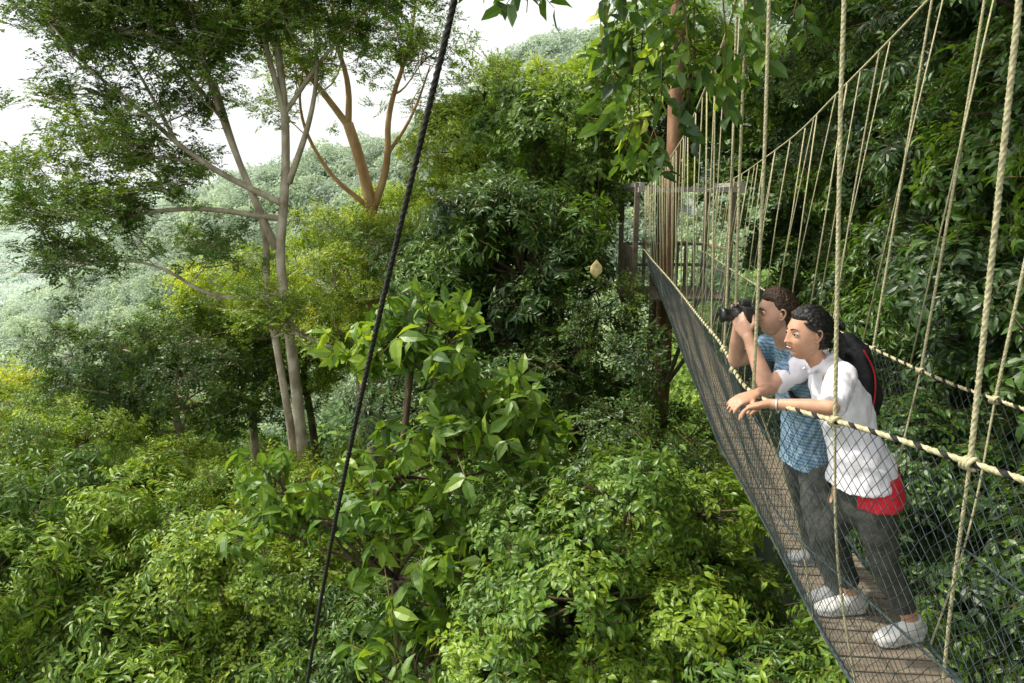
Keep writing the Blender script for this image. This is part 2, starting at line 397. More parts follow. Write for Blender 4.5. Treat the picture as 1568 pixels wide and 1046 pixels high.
airy_tree('forked_rainforest_tree',
 [(A((-4.2,20,gz-.3),(-4.1,20,-5.5),(-4.1,20,-2),(-4.0,20,-.4),(-4.3,20,1.0),(-4.6,20,2.0)),.26,.15)],
 [(A((-4.5,20,1.8),(-5.3,20,2.9),(-5.9,20,3.6),(-6.2,20,5.0)),.11,.03),
  (A((-4.6,20,1.9),(-4.5,20,3.1),(-4.9,20,4.3),(-4.8,20,5.5)),.10,.03),
  (A((-4.0,20,-.4),(-3.5,20,.9),(-3.5,20,2.3),(-2.8,20,4.0),(-2.6,20,5.2)),.12,.03),
  (A((-3.5,20,1.2),(-2.8,20.2,2.2),(-2.3,20.4,3.6)),.06,.02),
  (A((-4.1,20,-.3),(-5.2,19.8,.6),(-5.9,19.6,2.2),(-5.6,19.6,3.6)),.08,.02)],
 M_barkorange,'fine',.40,.46,spread=1.0,per=6,kid=3,sub=2,klen=1.1)
airy_tree('leaning_rainforest_tree',
 [(A((-3.0,14,-12.5),(-3.0,14,-6),(-3.15,14,-3.7),(-3.3,14,-3.3)),.13,.09)],
 [(A((-3.3,14,-3.3),(-3.9,14,-3.1),(-4.6,14,-2.7),(-5.0,14,-2.9)),.08,.02),
  (A((-3.2,14,-3.4),(-2.7,14,-2.4),(-2.5,14,-1.4),(-2.4,14,-.6)),.07,.02)],
 M_barkpale,'fine',.36,.55,spread=.7,per=5,kid=3,sub=2,klen=.8)
lobe_tree([((-9.8,19,-5.6),(3.2,2.6,2.2))],'fine',.50,.28,k=18,bark=M_barkpale,rs=.36)
lobe_tree([((-7.6,10.6,-7.2),(3.0,2.4,2.1)),((-5.2,9.6,-8.2),(2,1.8,1.6))],'narrow',.40,.45,k=18,rs=.34)
lobe_tree([((-4.6,11.2,-6.9),(2.2,2.2,1.8))],'fine',.42,.58,k=16,rs=.34)
lobe_tree([((-2.5,9.2,-7.4),(1.8,1.7,1.5))],'narrow',.36,.34,k=14,rs=.36)
lobe_tree([((-7.4,15,-7.6),(2.3,2,1.5))],'fine',.46,.66,k=14,rs=.36)
lobe_tree([((-4.2,15,-7.6),(2.2,1.8,1.5))],'fine',.46,.58,k=14,rs=.36)
lobe_tree([((-11.6,14.5,-6.8),(2.4,2,1.7))],'fine',.46,.52,k=14,rs=.36)
lobe_tree([((-16.8,22,-7.6),(2.3,2.2,1.7))],'fine',.55,.78,k=12,name='yellow_leaved_tree')
lobe_tree([((-14.5,26,-10),(3,2.6,2.0))],'fine',.6,.56,k=12)
lobe_tree([((-4.3,19,-2.6),(1.8,1.6,2.2))],'fine',.45,.68,k=16,dens=.55,bark=M_barkpale,rs=.34)
lobe_tree([((-8.2,20.5,-3.2),(2.2,1.7,1.4))],'fine',.45,.66,k=14,dens=.55,bark=M_barkpale,rs=.34)
lobe_tree([((-6.6,21,-4.9),(2.6,1.8,1.8))],'fine',.5,.60,k=14,dens=.7)
lobe_tree([((-2.2,24,-2.0),(2.4,2.2,2.6))],'fine',.55,.68,k=14)
lobe_tree([((-.9,20,1.0),(1.8,1.8,2.4)),((.3,20.5,-.5),(2,1.8,2.2))],'fine',.48,.66,k=18,rs=.36)
lobe_tree([((1.6,21.5,1.4),(2.3,2,2.7))],'fine',.50,.68,k=18,rs=.36)
lobe_tree([((4.2,19.5,1.8),(2.2,2,3.0))],'broad',.48,.5,k=16)
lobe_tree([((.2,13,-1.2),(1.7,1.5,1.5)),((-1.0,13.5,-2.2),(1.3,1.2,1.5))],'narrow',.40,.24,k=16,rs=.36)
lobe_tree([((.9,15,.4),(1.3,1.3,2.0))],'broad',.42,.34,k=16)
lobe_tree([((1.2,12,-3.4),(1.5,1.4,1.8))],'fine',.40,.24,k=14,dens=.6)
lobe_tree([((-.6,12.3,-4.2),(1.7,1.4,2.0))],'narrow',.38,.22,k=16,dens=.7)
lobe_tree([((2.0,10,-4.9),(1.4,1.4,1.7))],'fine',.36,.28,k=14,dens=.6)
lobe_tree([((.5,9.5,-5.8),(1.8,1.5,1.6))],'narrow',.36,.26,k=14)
lobe_tree([((-1.1,7.2,-1.7),(.55,.5,.5)),((-.5,7.1,-2.7),(.9,.6,.55)),((-1.9,6.9,-3.5),(1.2,.6,.35)),((-.3,6.7,-3.9),(.9,.6,.6)),((-.9,6.6,-5.0),(.7,.6,.8))],'whorl',.40,.42,k=7,dens=.46,name='large_leaved_tree',tr=.07,tvar=.08,trunk=(-.9,7.6,-12.8))
lobe_tree([((.75,5.9,-4.5),(1.35,1.3,1.7)),((1.7,6.6,-4.7),(1.1,1.1,1.6))],'broad',.25,.47,k=20,rs=.32,tr=.12)
lobe_tree([((.15,5.0,-4.9),(1.0,.9,1.1))],'broad',.24,.54,k=16,rs=.34,tr=.1)
lobe_tree([((1.65,4.9,-4.9),(1.0,.9,1.2)),((2.4,4.4,-4.2),(.9,.9,1.1))],'narrow',.25,.38,k=16,rs=.34,tr=.1)
kinds=['broad','narrow','broad','broad','narrow','broad','fine','broad']
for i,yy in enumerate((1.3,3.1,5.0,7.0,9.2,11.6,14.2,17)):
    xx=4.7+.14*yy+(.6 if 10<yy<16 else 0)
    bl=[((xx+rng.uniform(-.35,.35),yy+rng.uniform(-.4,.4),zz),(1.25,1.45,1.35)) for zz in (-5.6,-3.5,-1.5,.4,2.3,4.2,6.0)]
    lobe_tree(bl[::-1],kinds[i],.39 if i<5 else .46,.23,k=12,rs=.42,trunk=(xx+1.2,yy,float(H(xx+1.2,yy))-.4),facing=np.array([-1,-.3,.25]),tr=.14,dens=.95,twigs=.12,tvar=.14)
# out-of-view crown above the walkway, added to shade the foliage wall and people
lobe_tree([((2.2,3.5,6.2),(2.3,2.6,.9)),((2.6,8.0,6.6),(2.2,2.6,.9)),((.6,5.6,7.0),(1.8,2.4,.8))],'broad',.5,.3,k=14,rs=.36,dens=.42,trunk=(2.6,-3.2,-12.8),tr=.2)

# ---------------------------------------------------------------- overhanging branch
e=empty('overhanging_branch'); B=Bucket()
main=smooth_path(A((5.2,5.5,2.2),(3.2,4.4,2.3),(1.9,3.8,1.75),(1.0,3.4,1.25),(.3,3.3,1.05),(-.25,3.3,.98)),.08)
tube(B,main,np.linspace(.06,.008,len(main)),7)
P=[];O=[];S=[];Tn=[]
def hang(x,y,z0,z1,n,t=.26):
    a=main[np.argmin(np.abs(main[:,0]-x))]; pts=np.array([a,(x,y,z0),(x+rng.uniform(-.05,.05),y,(z0+z1)/2),(x+rng.uniform(-.06,.06),y,z1)]); q=smooth_path(pts,.04)
    tube(B,q,np.linspace(.006,.002,len(q)),4)
    for i in range(n):
        p=q[int((.25+.75*i/n)*(len(q)-1))]; P.append(p); d=rng.normal(size=3)*.7; O.append(unit((d[0],d[1],-1))); S.append(rng.uniform(.18,.28)); Tn.append(t+rng.uniform(-.12,.15)+(.5 if rng.random()<.05 else 0))
for x,z1,n in ((-.12,.86,2),(.0,.84,3),(.12,.80,2),(.25,.84,2),(.42,.74,4),(.50,.46,6),(.56,.26,8),(.62,.12,10),(.67,.22,9),(.74,.4,7),(.82,.42,6),(.92,.45,6),(1.02,.5,6),(1.12,.6,5),(1.3,.7,6)):
    hang(x,3.3+rng.uniform(-.2,.25),z1+.35,z1,n)
scatter('leaves','spray',P,O,S,Tn,e)
tube(B,[(.372,3,1.1),(.37,3,-.28)],[.0007,.0007],3)
B.obj('twigs',[M_twig],e)
M_dry=pmat('dry_leaf',(.5,.4,.18),.6,.15,40)
B=Bucket(); B.add([(.37,3,-.27),(.345,3.0,-.30),(.342,2.99,-.325),(.37,3.0,-.352),(.398,3.01,-.325),(.396,3.0,-.30),(.37,2.985,-.31)],[(0,1,6),(1,2,6),(2,3,6),(3,4,6),(4,5,6),(5,0,6)])
B.obj('dry_leaf',[M_dry],e)

# ---------------------------------------------------------------- walkway
M_rope=pmat('rope_cream',(.27,.25,.14),.85,.2,90,col2=(.50,.46,.29))
M_ropeblk=pmat('rope_black',(.014,.014,.013),.8,.2,60)
M_net=pmat('net_twine',(.018,.03,.034),.7,.2,30,col2=(.05,.07,.07))
M_plank=pmat('weathered_plank',(.14,.11,.08),.8,.2,12,.3,60,col2=(.27,.23,.17),stretch=(.3,4,1))
M_alu=pmat('pale_beam',(.42,.40,.36),.6,.1,8)
M_cable=pmat('cable_dark',(.018,.014,.012),.55,.2,60,spec=.5)
def fn(Y,X,Z):
    yy=np.linspace(Y[0],Y[-1],400); xx=np.interp(yy,Y,X); zz=np.interp(yy,Y,Z)
    k=np.ones(15)/15
    for _ in range(2):
        xx=np.convolve(np.pad(xx,7,'edge'),k,'valid'); zz=np.convolve(np.pad(zz,7,'edge'),k,'valid')
    return lambda y:np.stack([np.interp(y,yy,xx),np.asarray(y,float),np.interp(y,yy,zz)],-1)
railL=fn([.5,1.6,2.3,2.75,3.15,4.1,5.4,7.5,10.5,13],[1.45,1.28,1.17,1.05,1.09,1.30,1.48,1.77,2.15,2.5],[-.55,-.695,-.777,-.85,-.875,-.9,-.92,-.93,-.95,-.98])
fY=[.5,2.45,3.0,3.78,5.47,6.94,9.1,12,13]
floorL=fn(fY,[1.3,1.38,1.44,1.56,1.74,1.97,2.28,2.75,2.85],[-1.88,-1.94,-1.965,-2.00,-2.04,-2.03,-2.0,-1.95,-1.9])
WID=.44
floorR=lambda y:floorL(y)+np.array([WID,0,0])
railR=fn(fY,[1.95,1.98,2.0,2.1,2.3,2.55,2.9,3.4,3.5],[-.72,-.80,-.84,-.87,-.9,-.92,-.94,-.97,-.98])
cz=([.4,1.8,2.4,4,6,9,13],[2.3,1.6,1.4,1.0,.58,.3,.1])
cabL=lambda y:np.stack([railL(y)[...,0]-.06,np.asarray(y,float),np.interp(y,*cz)],-1)
cabR=lambda y:np.stack([railR(y)[...,0]+.1,np.asarray(y,float),np.interp(y,*cz)],-1)
walk=empty('canopy_walkway')
ys=np.linspace(.5,13,300)
B=Bucket()
rope(B,railL(ys),.0100,.10,.014,(1,0,0)); rope(B,railR(ys),.0095,.10,.02,(1,0,0))
B.obj('handrail_ropes',[M_rope,M_ropeblk],walk)
B=Bucket()
for c in (cabL,cabR):
    q=smooth_path(c(np.linspace(.4,13,14)),.1,2); tube(B,q,.008,6)
B.obj('main_cables',[M_rope],walk)
B=Bucket()
def suspend(y,rail,cab,flo,r,near):
    a=rail(y)+np.array([0,0,.0]); b=cab(y+rng.uniform(-.12,.16)); c=flo(y+rng.uniform(-.05,.15))
    if near: rope(B,[b,(a+b)/2+rng.normal(size=3)*.012,a],r,.07,.012)
    else: tube(B,[b,(a+b)/2+rng.normal(size=3)*.012,a],r,5)
    m=(a+c)/2+np.array([.03*rng.normal(),.03*rng.normal(),0]); q=smooth_path([a,m,c],.06)
    if near: rope(B,q,r*.66,.05,.012)
    else: tube(B,q,r*.6,5)
    for k in range(3 if near else 1):
        rr=r*1.9 if near else r*1.8; cc=a+np.array([0,(k-1)*r*1.7 if near else 0,-r*.3*k]); t=np.linspace(0,2*math.pi,13)
        ring=np.stack([cc[0]+rr*np.cos(t),cc[1]+.004*np.sin(t*2),cc[2]+rr*np.sin(t)],1); tube(B,ring,r*.8,6)
YL=[1.2,1.76,2.33,2.93,3.45,4.0]+list(np.arange(4.6,13,.50))
YR=[1.5,2.1,2.7,3.3,3.9]+list(np.arange(4.6,13,.52))
for y in YL: suspend(y,railL,cabL,floorL,.0082 if y<4.2 else .006,y<5)
for y in YR: suspend(y,railR,cabR,floorR,.0072 if y<4.2 else .0058,y<5)
for y in list(np.arange(3.3,12.6,.5)):
    for rail,cab in ((railL,cabL),(railR,cabR)):
        if rng.random()<.75: tube(B,[cab(y+rng.uniform(-.1,.1)),rail(y+rng.uniform(.1,.45))],.0040,5)
B.obj('suspension_ropes',[M_rope],walk)
def net(B,rail,flo,y0,y1,di=.026,J=40,bul=0):
    N_=int((y1-y0)/di); y=np.linspace(y0,y1,N_+1); top=rail(y); bot=flo(y)
    G=np.zeros((N_+1,J+1,3))
    for j in range(J+1):
        t=j/J; G[:,j]=top*(1-t)+bot*t; G[:,j,0]+=bul*math.sin(math.pi*t)+.012*np.sin(y*5+j*.3)*math.sin(math.pi*t)
        G[:,j,1]+=.008*np.sin(y*9+j)*math.sin(math.pi*t)
    F=[];r=.0016
    offs=np.array([(r,0,0),(-r*.5,r*.87,0),(-r*.5,-r*.87,0)])
    V=(G[:,:,None,:]+offs[None,None]).reshape(-1,3)
    def b(i,j): return (i*(J+1)+j)*3
    for i in range(N_):
        for j in range(J+1):
            if (i+j)%2: continue
            for dj in (1,-1):
                if 0<=j+dj<=J:
                    p=b(i,j);q=b(i+1,j+dj)
                    for s in range(3):
                        u=(s+1)%3; F.append((p+s,p+u,q+u,q+s))
    B.add(V,F)
B=Bucket(); net(B,railL,floorL,.5,13,bul=-.03); net(B,railR,floorR,.5,13,di=.03,J=34,bul=.03)
B.obj('safety_netting',[M_net],walk)
B=Bucket()
for f in (floorL,floorR): tube(B,f(ys)+np.array([0,0,.01]),.009,6)
for rail,flo in ((railL,floorL),(railR,floorR)): tube(B,rail(ys)*.45+flo(ys)*.55+np.array([-.02,0,0]),.005,5)
B.obj('floor_edge_ropes',[M_net],walk)
def box(B,c,ax,s,mi=0):
    c=np.array(c,float);V=[]
    for i in (-1,1):
        for j in (-1,1):
            for k in (-1,1): V.append(c+ax[0]*s[0]*i/2+ax[1]*s[1]*j/2+ax[2]*s[2]*k/2)
    B.add(V,[(0,1,3,2),(4,6,7,5),(0,4,5,1),(2,3,7,6),(0,2,6,4),(1,5,7,3)],mi)
B=Bucket(); y=.5
while y<12.9:
    L=.10; c=(floorL(y+L/2)+floorR(y+L/2))/2; t=unit(floorL(y+L)-floorL(y)); s=np.array([1,0,0])-t*t[0]; s=unit(s); u=np.cross(s,t)
    box(B,c+rng.normal(size=3)*.002-np.array([0,0,.015]),(s,t,u),(WID-.02,L-.012,.025))
    y+=L
o=B.obj('floor_planks',[M_plank],walk,False); 
md=o.modifiers.new('bevel','BEVEL'); md.width=.004; md.segments=1

plat=empty('tree_platform'); B=Bucket(); I3=(np.array([1.,0,0]),np.array([0,1.,0]),np.array([0,0,1.]))
for i in range(12): box(B,(3.25,13.1+i*.16,-1.95),I3,(2.0,.145,.04))
for px,py in ((2.35,13.1),(4.15,13.1),(2.35,14.85),(4.15,14.85)): 
    box(B,(px,py,-.9),I3,(.09,.09,2.3)); 
    tube(B,[(px,py,-2),(3.1+.2*np.sign(px-3.1),14.2,-4)],[.05,.05],6)
for z in (-1.0,-1.45):
    for a,b in (((2.35,14.85,z),(4.15,14.85,z)),((2.35,13.1,z),(2.35,14.85,z)),((4.15,13.1,z),(4.15,14.85,z))): tube(B,[a,b],.035,6)
for xx in np.arange(2.5,4.1,.18): box(B,(xx,14.86,-1.45),I3,(.07,.03,1.0))
for yy in np.arange(13.25,14.8,.18): box(B,(2.31,yy,-1.45),I3,(.03,.07,1.0))
B.obj('deck_and_railing',[M_plank],plat,False)
B=Bucket(); box(B,(3.35,13.02,.12),I3,(2.0,.09,.09)); box(B,(3.35,14.7,.14),I3,(2.0,.09,.09))
for xx in (2.42,4.28): box(B,(xx,13.86,.22),I3,(.09,1.75,.08))
B.obj('cable_frame',[M_alu],plat,False)
M_barkred=pmat('bark_reddish',(.22,.11,.06),.9,.2,5,.5,25,col2=(.44,.27,.16),stretch=(1,1,.3))
e=lobe_tree([((3.3,14.6,6.2),(2.2,1.8,1.6))],'broad',.45,.40,trunk=(2.85,14.2,-12.8),bark=M_barkred,tr=.24,k=10,name='platform_tree')

B=Bucket(); a=np.array([-.139,1.8,.468]); d=np.array([-.911,1.26,-2.908])
tt=np.linspace(-1.2,3.6,60); P=a+tt[:,None]*d; P[:,0]+=-.03*np.sin((tt)*math.pi)*((tt>0)&(tt<1))
rope(B,P,.0095,.07,.02); B.obj('guy_cable',[M_cable])

# ---------------------------------------------------------------- people
def loft(parts,pts,rad,side=(0,1,0),n=14,cap=(1,1),lab=0):
    P,T,S,U=frames(pts,side); V=[];F=[]
    R=[(r,r) if np.isscalar(r) else r for r in rad]
    rings=[]
    m=len(P)
    if cap[0]:
        h=min(R[0])*.9
        for a in (80,55,28): q=math.radians(a); rings.append((P[0]-T[0]*h*math.sin(q),S[0],U[0],R[0][0]*math.cos(q),R[0][1]*math.cos(q)))
    for i in range(m): rings.append((P[i],S[i],U[i],R[i][0],R[i][1]))
    if cap[1]:
        h=min(R[-1])*.9
        for a in (28,55,80): q=math.radians(a); rings.append((P[-1]+T[-1]*h*math.sin(q),S[-1],U[-1],R[-1][0]*math.cos(q),R[-1][1]*math.cos(q)))
    for c,s,u,a,b in rings:
        for j in range(n):
            t=2*math.pi*j/n; V.append(c+s*a*math.cos(t)+u*b*math.sin(t))
    for i in range(len(rings)-1):
        for j in range(n):
            k=(j+1)%n; F.append((i*n+j,i*n+k,(i+1)*n+k,(i+1)*n+j))
    V.append(rings[0][0]); V.append(rings[-1][0]); z=len(V)
    for j in range(n):
        k=(j+1)%n; F.append((k,j,z-2)); F.append(((len(rings)-1)*n+j,(len(rings)-1)*n+k,z-1))
    parts.append((np.array(V),F,lab))
def ell(parts,c,r,M=None,lab=0,n=16,m=10):
    V=[];F=[]
    for i in range(1,m):
        p=math.pi*i/m
        for j in range(n):
            t=2*math.pi*j/n; V.append((r[0]*math.sin(p)*math.cos(t)+c[0],r[1]*math.sin(p)*math.sin(t)+c[1],r[2]*math.cos(p)+c[2]))
    V.append((c[0],c[1],c[2]+r[2])); V.append((c[0],c[1],c[2]-r[2])); z=len(V)
    for i in range(m-2):
        for j in range(n):
            k=(j+1)%n; F.append((i*n+j,(i+1)*n+j,(i+1)*n+k,i*n+k))
    for j in range(n):
        k=(j+1)%n; F.append((j,k,z-2)); F.append(((m-2)*n+k,(m-2)*n+j,z-1))
    V=np.array(V)
    if M is not None: V=np.array([list(M@Vector(v)) for v in V])
    parts.append((V,F,lab))
def fuse(name,parts,mats,parent,vox=.006,smooth=3,wr=0,wscale=9):
    B=Bucket(); lab=[]
    for v,f,l in parts: B.add(v,f); lab+=[l]*len(v)
    src=B.mesh(name+'_src',[]); o=bpy.data.objects.new(name+'_tmp',src); coll.objects.link(o)
    md=o.modifiers.new('r','REMESH'); md.mode='VOXEL'; md.voxel_size=vox; md.use_smooth_shade=True
    if smooth: s=o.modifiers.new('s','SMOOTH'); s.factor=.5; s.iterations=smooth
    dg=bpy.context.evaluated_depsgraph_get(); me=bpy.data.meshes.new_from_object(o.evaluated_get(dg)); me.name=name
    bpy.data.objects.remove(o)
    kd=kdtree.KDTree(len(B.v))
    for i,v in enumerate(B.v): kd.insert(v,i)
    kd.balance(); me.materials.clear()
    for m in mats: me.materials.append(m)
    if len(mats)>1:
        for p in me.polygons:
            p.material_index=lab[kd.find(p.center)[1]]
    if wr:
        nn=[v.normal.copy() for v in me.vertices]
        for v,nv in zip(me.vertices,nn):
            c=v.co; w=noise.noise(Vector((c.x*wscale,c.y*wscale,c.z*wscale*.55)))+.5*noise.noise(Vector((c.x*wscale*2.3+5,c.y*wscale*2.3,c.z*wscale*1.4)))
            w+=.6*(1-abs(noise.noise(Vector((c.x*5+c.z*9,c.y*6,c.z*4-c.x*7))))*4)*.5
            v.co=c+nv*(w*wr)
    me.polygons.foreach_set('use_smooth',[True]*len(me.polygons)); me.update()
    return link(bpy.data.objects.new(name,me),parent)
def hand(parts,wrist,d,n,thumb,curl=.6,sp=1.0,lab=0):
    w=np.array(wrist,float); d=unit(d); n=unit(n-d*np.dot(n,d)); s=unit(np.cross(d,n)); 
    if np.dot(s,thumb)<0: s=-s
    k=.92
    loft(parts,[w-d*.01,w+d*.03*k,w+d*.06*k,w+d*.085*k],[(.024,.019),(.034,.017),(.038,.016),(.036,.013)],side=s,lab=lab)
    for i,(o,L) in enumerate(((.029,.072),(.010,.080),(-.010,.075),(-.028,.06))):
        p=w+d*.08*k+s*o*k; a=curl*(.35+.05*i); pts=[p-d*.015,p]; dd=unit(d+s*o*3.5*sp)
        for seg in (.42,.33,.25):
            dd=unit(dd*math.cos(a)+n*math.sin(a)); p=p+dd*L*seg*k; pts.append(p); a=curl*.75
        loft(parts,pts,[.0082,.0084,.0080,.0074,.006],side=s,n=8,lab=lab)
    p=w+d*.022+s*.024; t1=unit(d*.6+s*.8+n*.25); t2=unit(d*.9+s*.35+n*.45)
    loft(parts,[p-s*.008,p+t1*.032,p+t1*.032+t2*.03,p+t1*.032+t2*.052],[.013,.011,.0095,.007],side=n,n=8,lab=lab)
M_skinw=pmat('skin_woman',(.46,.25,.16),.5,.06,20,.05,200,spec=.35)
M_skinm=pmat('skin_man',(.47,.27,.185),.5,.06,20,.05,200,spec=.35)
M_lip=pmat('lips',(.40,.10,.09),.4,.05,20); M_lipm=pmat('lips_pale',(.40,.19,.14),.5,.05,20)
M_hairb=pmat('hair_black',(.010,.008,.008),.38,.3,120,.6,160,spec=.4,stretch=(.3,1,.5))
M_hairn=pmat('hair_brown',(.040,.022,.012),.5,.3,120,.7,160,spec=.3,stretch=(.5,1,.5))
M_eye=pmat('eye_white',(.55,.50,.47),.3,.02,20); M_iris=pmat('iris_dark',(.02,.012,.008),.15,.1,20)
M_teeth=pmat('teeth',(.75,.73,.70),.3,.02,20)
M_white=pmat('white_blouse',(.70,.68,.74),.8,.03,20,.3,18)
M_red=pmat('red_cotton',(.55,.02,.035),.8,.08,30,.2,30)
M_trou=pmat('trousers_dark',(.035,.036,.032),.85,.15,25,.3,20,col2=(.06,.06,.05))
M_trou2=pmat('trousers_grey',(.05,.052,.047),.85,.15,25,.3,20,col2=(.085,.085,.077))
M_shoe=pmat('shoe_white',(.55,.55,.53),.5,.05,30,.1,60); M_sole=pmat('shoe_sole',(.4,.4,.38),.7,.05,30)
M_shoe2=pmat('shoe_grey',(.26,.27,.28),.6,.08,30,.1,60)
M_black=pmat('black_nylon',(.015,.015,.018),.6,.2,40,.3,50); M_blackp=pmat('black_plastic',(.02,.02,.02),.35,.1,40,spec=.5)
M_glass=pmat('lens_glass',(.01,.01,.02),.05,.1,40,spec=.8)
M_plaid=bpy.data.materials.new('blue_check_shirt'); nt,N,L=nodes_of(M_plaid); b=N['Principled BSDF']; b.inputs['Roughness'].default_value=.85
tc=N.new('ShaderNodeTexCoord'); sp=N.new('ShaderNodeSeparateXYZ'); L.new(tc.outputs['Object'],sp.inputs[0])
def stripes(src,fr,th):
    m=N.new('ShaderNodeMath'); m.operation='MULTIPLY'; L.new(src,m.inputs[0]); m.inputs[1].default_value=fr
    f=N.new('ShaderNodeMath'); f.operation='FRACT'; L.new(m.outputs[0],f.inputs[0])
    g=N.new('ShaderNodeMath'); g.operation='GREATER_THAN'; L.new(f.outputs[0],g.inputs[0]); g.inputs[1].default_value=th; return g.outputs[0]
ad=N.new('ShaderNodeMath'); ad.operation='ADD'; L.new(sp.outputs['X'],ad.inputs[0]); L.new(sp.outputs['Y'],ad.inputs[1])
s1=stripes(sp.outputs['Z'],60,.55); s2=stripes(ad.outputs[0],60,.55)
a=N.new('ShaderNodeMath'); a.operation='ADD'; L.new(s1,a.inputs[0]); L.new(s2,a.inputs[1]); h=N.new('ShaderNodeMath'); h.operation='MULTIPLY'; L.new(a.outputs[0],h.inputs[0]); h.inputs[1].default_value=.5
cr=N.new('ShaderNodeValToRGB'); cr.color_ramp.elements[0].color=(.06,.14,.24,1); cr.color_ramp.elements[1].color=(.28,.39,.47,1); L.new(h.outputs[0],cr.inputs[0]); L.new(cr.outputs[0],b.inputs['Base Color'])
nz=N.new('ShaderNodeTexNoise'); nz.inputs['Scale'].default_value=18; L.new(tc.outputs['Object'],nz.inputs['Vector']); bp=N.new('ShaderNodeBump'); bp.inputs['Strength'].default_value=.4; bp.inputs['Distance'].default_value=.02; L.new(nz.outputs['Fac'],bp.inputs['Height']); L.new(bp.outputs[0],b.inputs['Normal'])

def headmat(c,f,up=(0,0,1)):
    f=Vector(unit(f)); l=Vector(up).cross(f).normalized(); u=f.cross(l)
    M=Matrix((f,l,u)).transposed().to_4x4(); M.translation=Vector(c); return M
def head_mesh(name,par,M,male,skin,lips,hairm):
    nu,nv=120,90; V=[];F=[];mi=[]
    W=.074 if male else .070
    def g(a,b,s): return math.exp(-(a*a+b*b)/(s*s))
    for j in range(nv+1):
        th=math.pi*j/nv
        for i in range(nu):
            ph=2*math.pi*i/nu
            dx=math.sin(th)*math.cos(ph); dy=math.sin(th)*math.sin(ph); dz=math.cos(th)
            low=max(0,-dz); 
            rx_f=.083-.004*low*low; rx_b=.100*(1-.50*low**1.3)
            rx=rx_f if dx>0 else rx_b
            ry=W*(1-.36*low**2.0) if dx>0 else W*(1-.25*low)
            k=(abs(dx)**2.4+abs(dy)**2.4+abs(dz)**2.4)**(-1/2.4)
            k=1+(k-1)*min(1,max(0,-dz)*2.2)*min(1,max(0,dx)*3)
            x=dx*rx*k; y=dy*ry*k; z=dz*.112*k
            if dx>0:
                n=0
                n+= .004*g(abs(y)-.026,z-.030,.014)+.003*g(y,z-.032,.02)
                n-= .0095*g(abs(y)-.030,z-.006,.0135)
                n+= .005*g(abs(y)-.034,z+.028,.018)
                if -.045<z<.03:
                    t=(.024-z)/.050; t=min(max(t,0),1); hgt=.004+.019*t**1.2
                    if z<-.028: hgt*=max(0,1-(-.028-z)/.009)
                    wd=.0075+.0055*t; n+=hgt*math.exp(-(y/wd)**2)
                    n+=.006*g(abs(y)-.0115,z+.025,.0065)
                mz=-.052; wd=.024
                lipw=max(0,1-(y/wd)**2)
                n+=.0055*lipw*math.exp(-((z-(mz+.0055))/.0045)**2)+.0062*lipw*math.exp(-((z-(mz-.0065))/.0055)**2)
                n-=.003*lipw*math.exp(-((z-mz)/.0022)**2)
                n-=.0035*math.exp(-((z+.072)/.007)**2)*math.exp(-(y/.022)**2)
                n+=.009*g(y,z+.092,.020)
                x+=n*max(0,min(1,dx*2.5))
            V.append((x,y,z))
    for j in range(nv):
        for i in range(nu):
            k=(i+1)%nu; q=(j*nu+i,(j+1)*nu+i,(j+1)*nu+k,j*nu+k); F.append(q)
            c=[sum(V[a][t] for a in q)/4 for t in range(3)]
            lip= c[0]>.05 and abs(c[1])<.0235 and (-.052-.0115*(1-(c[1]/.0235)**2)<c[2]<-.052+.0095*(1-(c[1]/.0235)**2))
            mi.append(1 if lip else 0)
    B=Bucket(); B.add([M@Vector(v) for v in V],F); B.m=mi
    q=[]
    for s in (-1,1):
        ell(q,(.0655,s*.030,.006),(.0125,.0125,.0125),M,2)
        ell(q,(.0760,s*.0295,.006),(.0030,.0058,.0058),M,3)
        for (p0,p1,p2,r) in (((.0755,.0170,.0065),(.0785,.0300,.0120),(.0700,.0435,.0075),.0038),((.0750,.018,.002),(.0765,.0300,-.0015),(.0700,.042,.003),.0026)):
            pts=smooth_path([list(M@Vector((p[0],s*p[1],p[2]))) for p in (p0,p1,p2)],.003)
            loft(q,pts,[r*.8]*len(pts),side=(0,0,1),n=6,lab=0)
        pts=smooth_path([list(M@Vector((p[0],s*p[1],p[2]))) for p in ((.0775,.0165,.0065),(.0810,.0300,.0125),(.0720,.0455,.0075))],.003)
        loft(q,pts,[.0016]*len(pts),side=(0,0,1),n=6,lab=4)
        pts=smooth_path([list(M@Vector((p[0],s*p[1],p[2]))) for p in ((.0850,.013,.026),(.0840,.029,.0325),(.0710,.048,.0265))],.003)
        loft(q,pts,list(np.linspace(.0028,.0012,len(pts))),side=(0,0,1),n=6,lab=4)
        P=[(.008,.070,.020),(.000,.078,.030),(-.013,.081,.024),(-.016,.080,.006),(-.009,.076,-.012),(.000,.072,-.024),(.006,.069,-.020)]
        sc=W/.070
        pts=smooth_path([list(M@Vector((a,s*b*sc,c))) for a,b,c in P],.004); loft(q,pts,[.0042]*len(pts),side=(0,0,1),n=8,lab=0)
        ell(q,(-.003,s*.071*sc,.003),(.012,.006,.022),M,0)
    if not male: ell(q,(.0815,0,-.0515),(.0055,.0165,.0022),M,5)
    for v,f,l in q: B.add(v,f,l)
    return B.obj(name,[skin,lips,M_eye,M_iris,hairm,M_teeth],par)
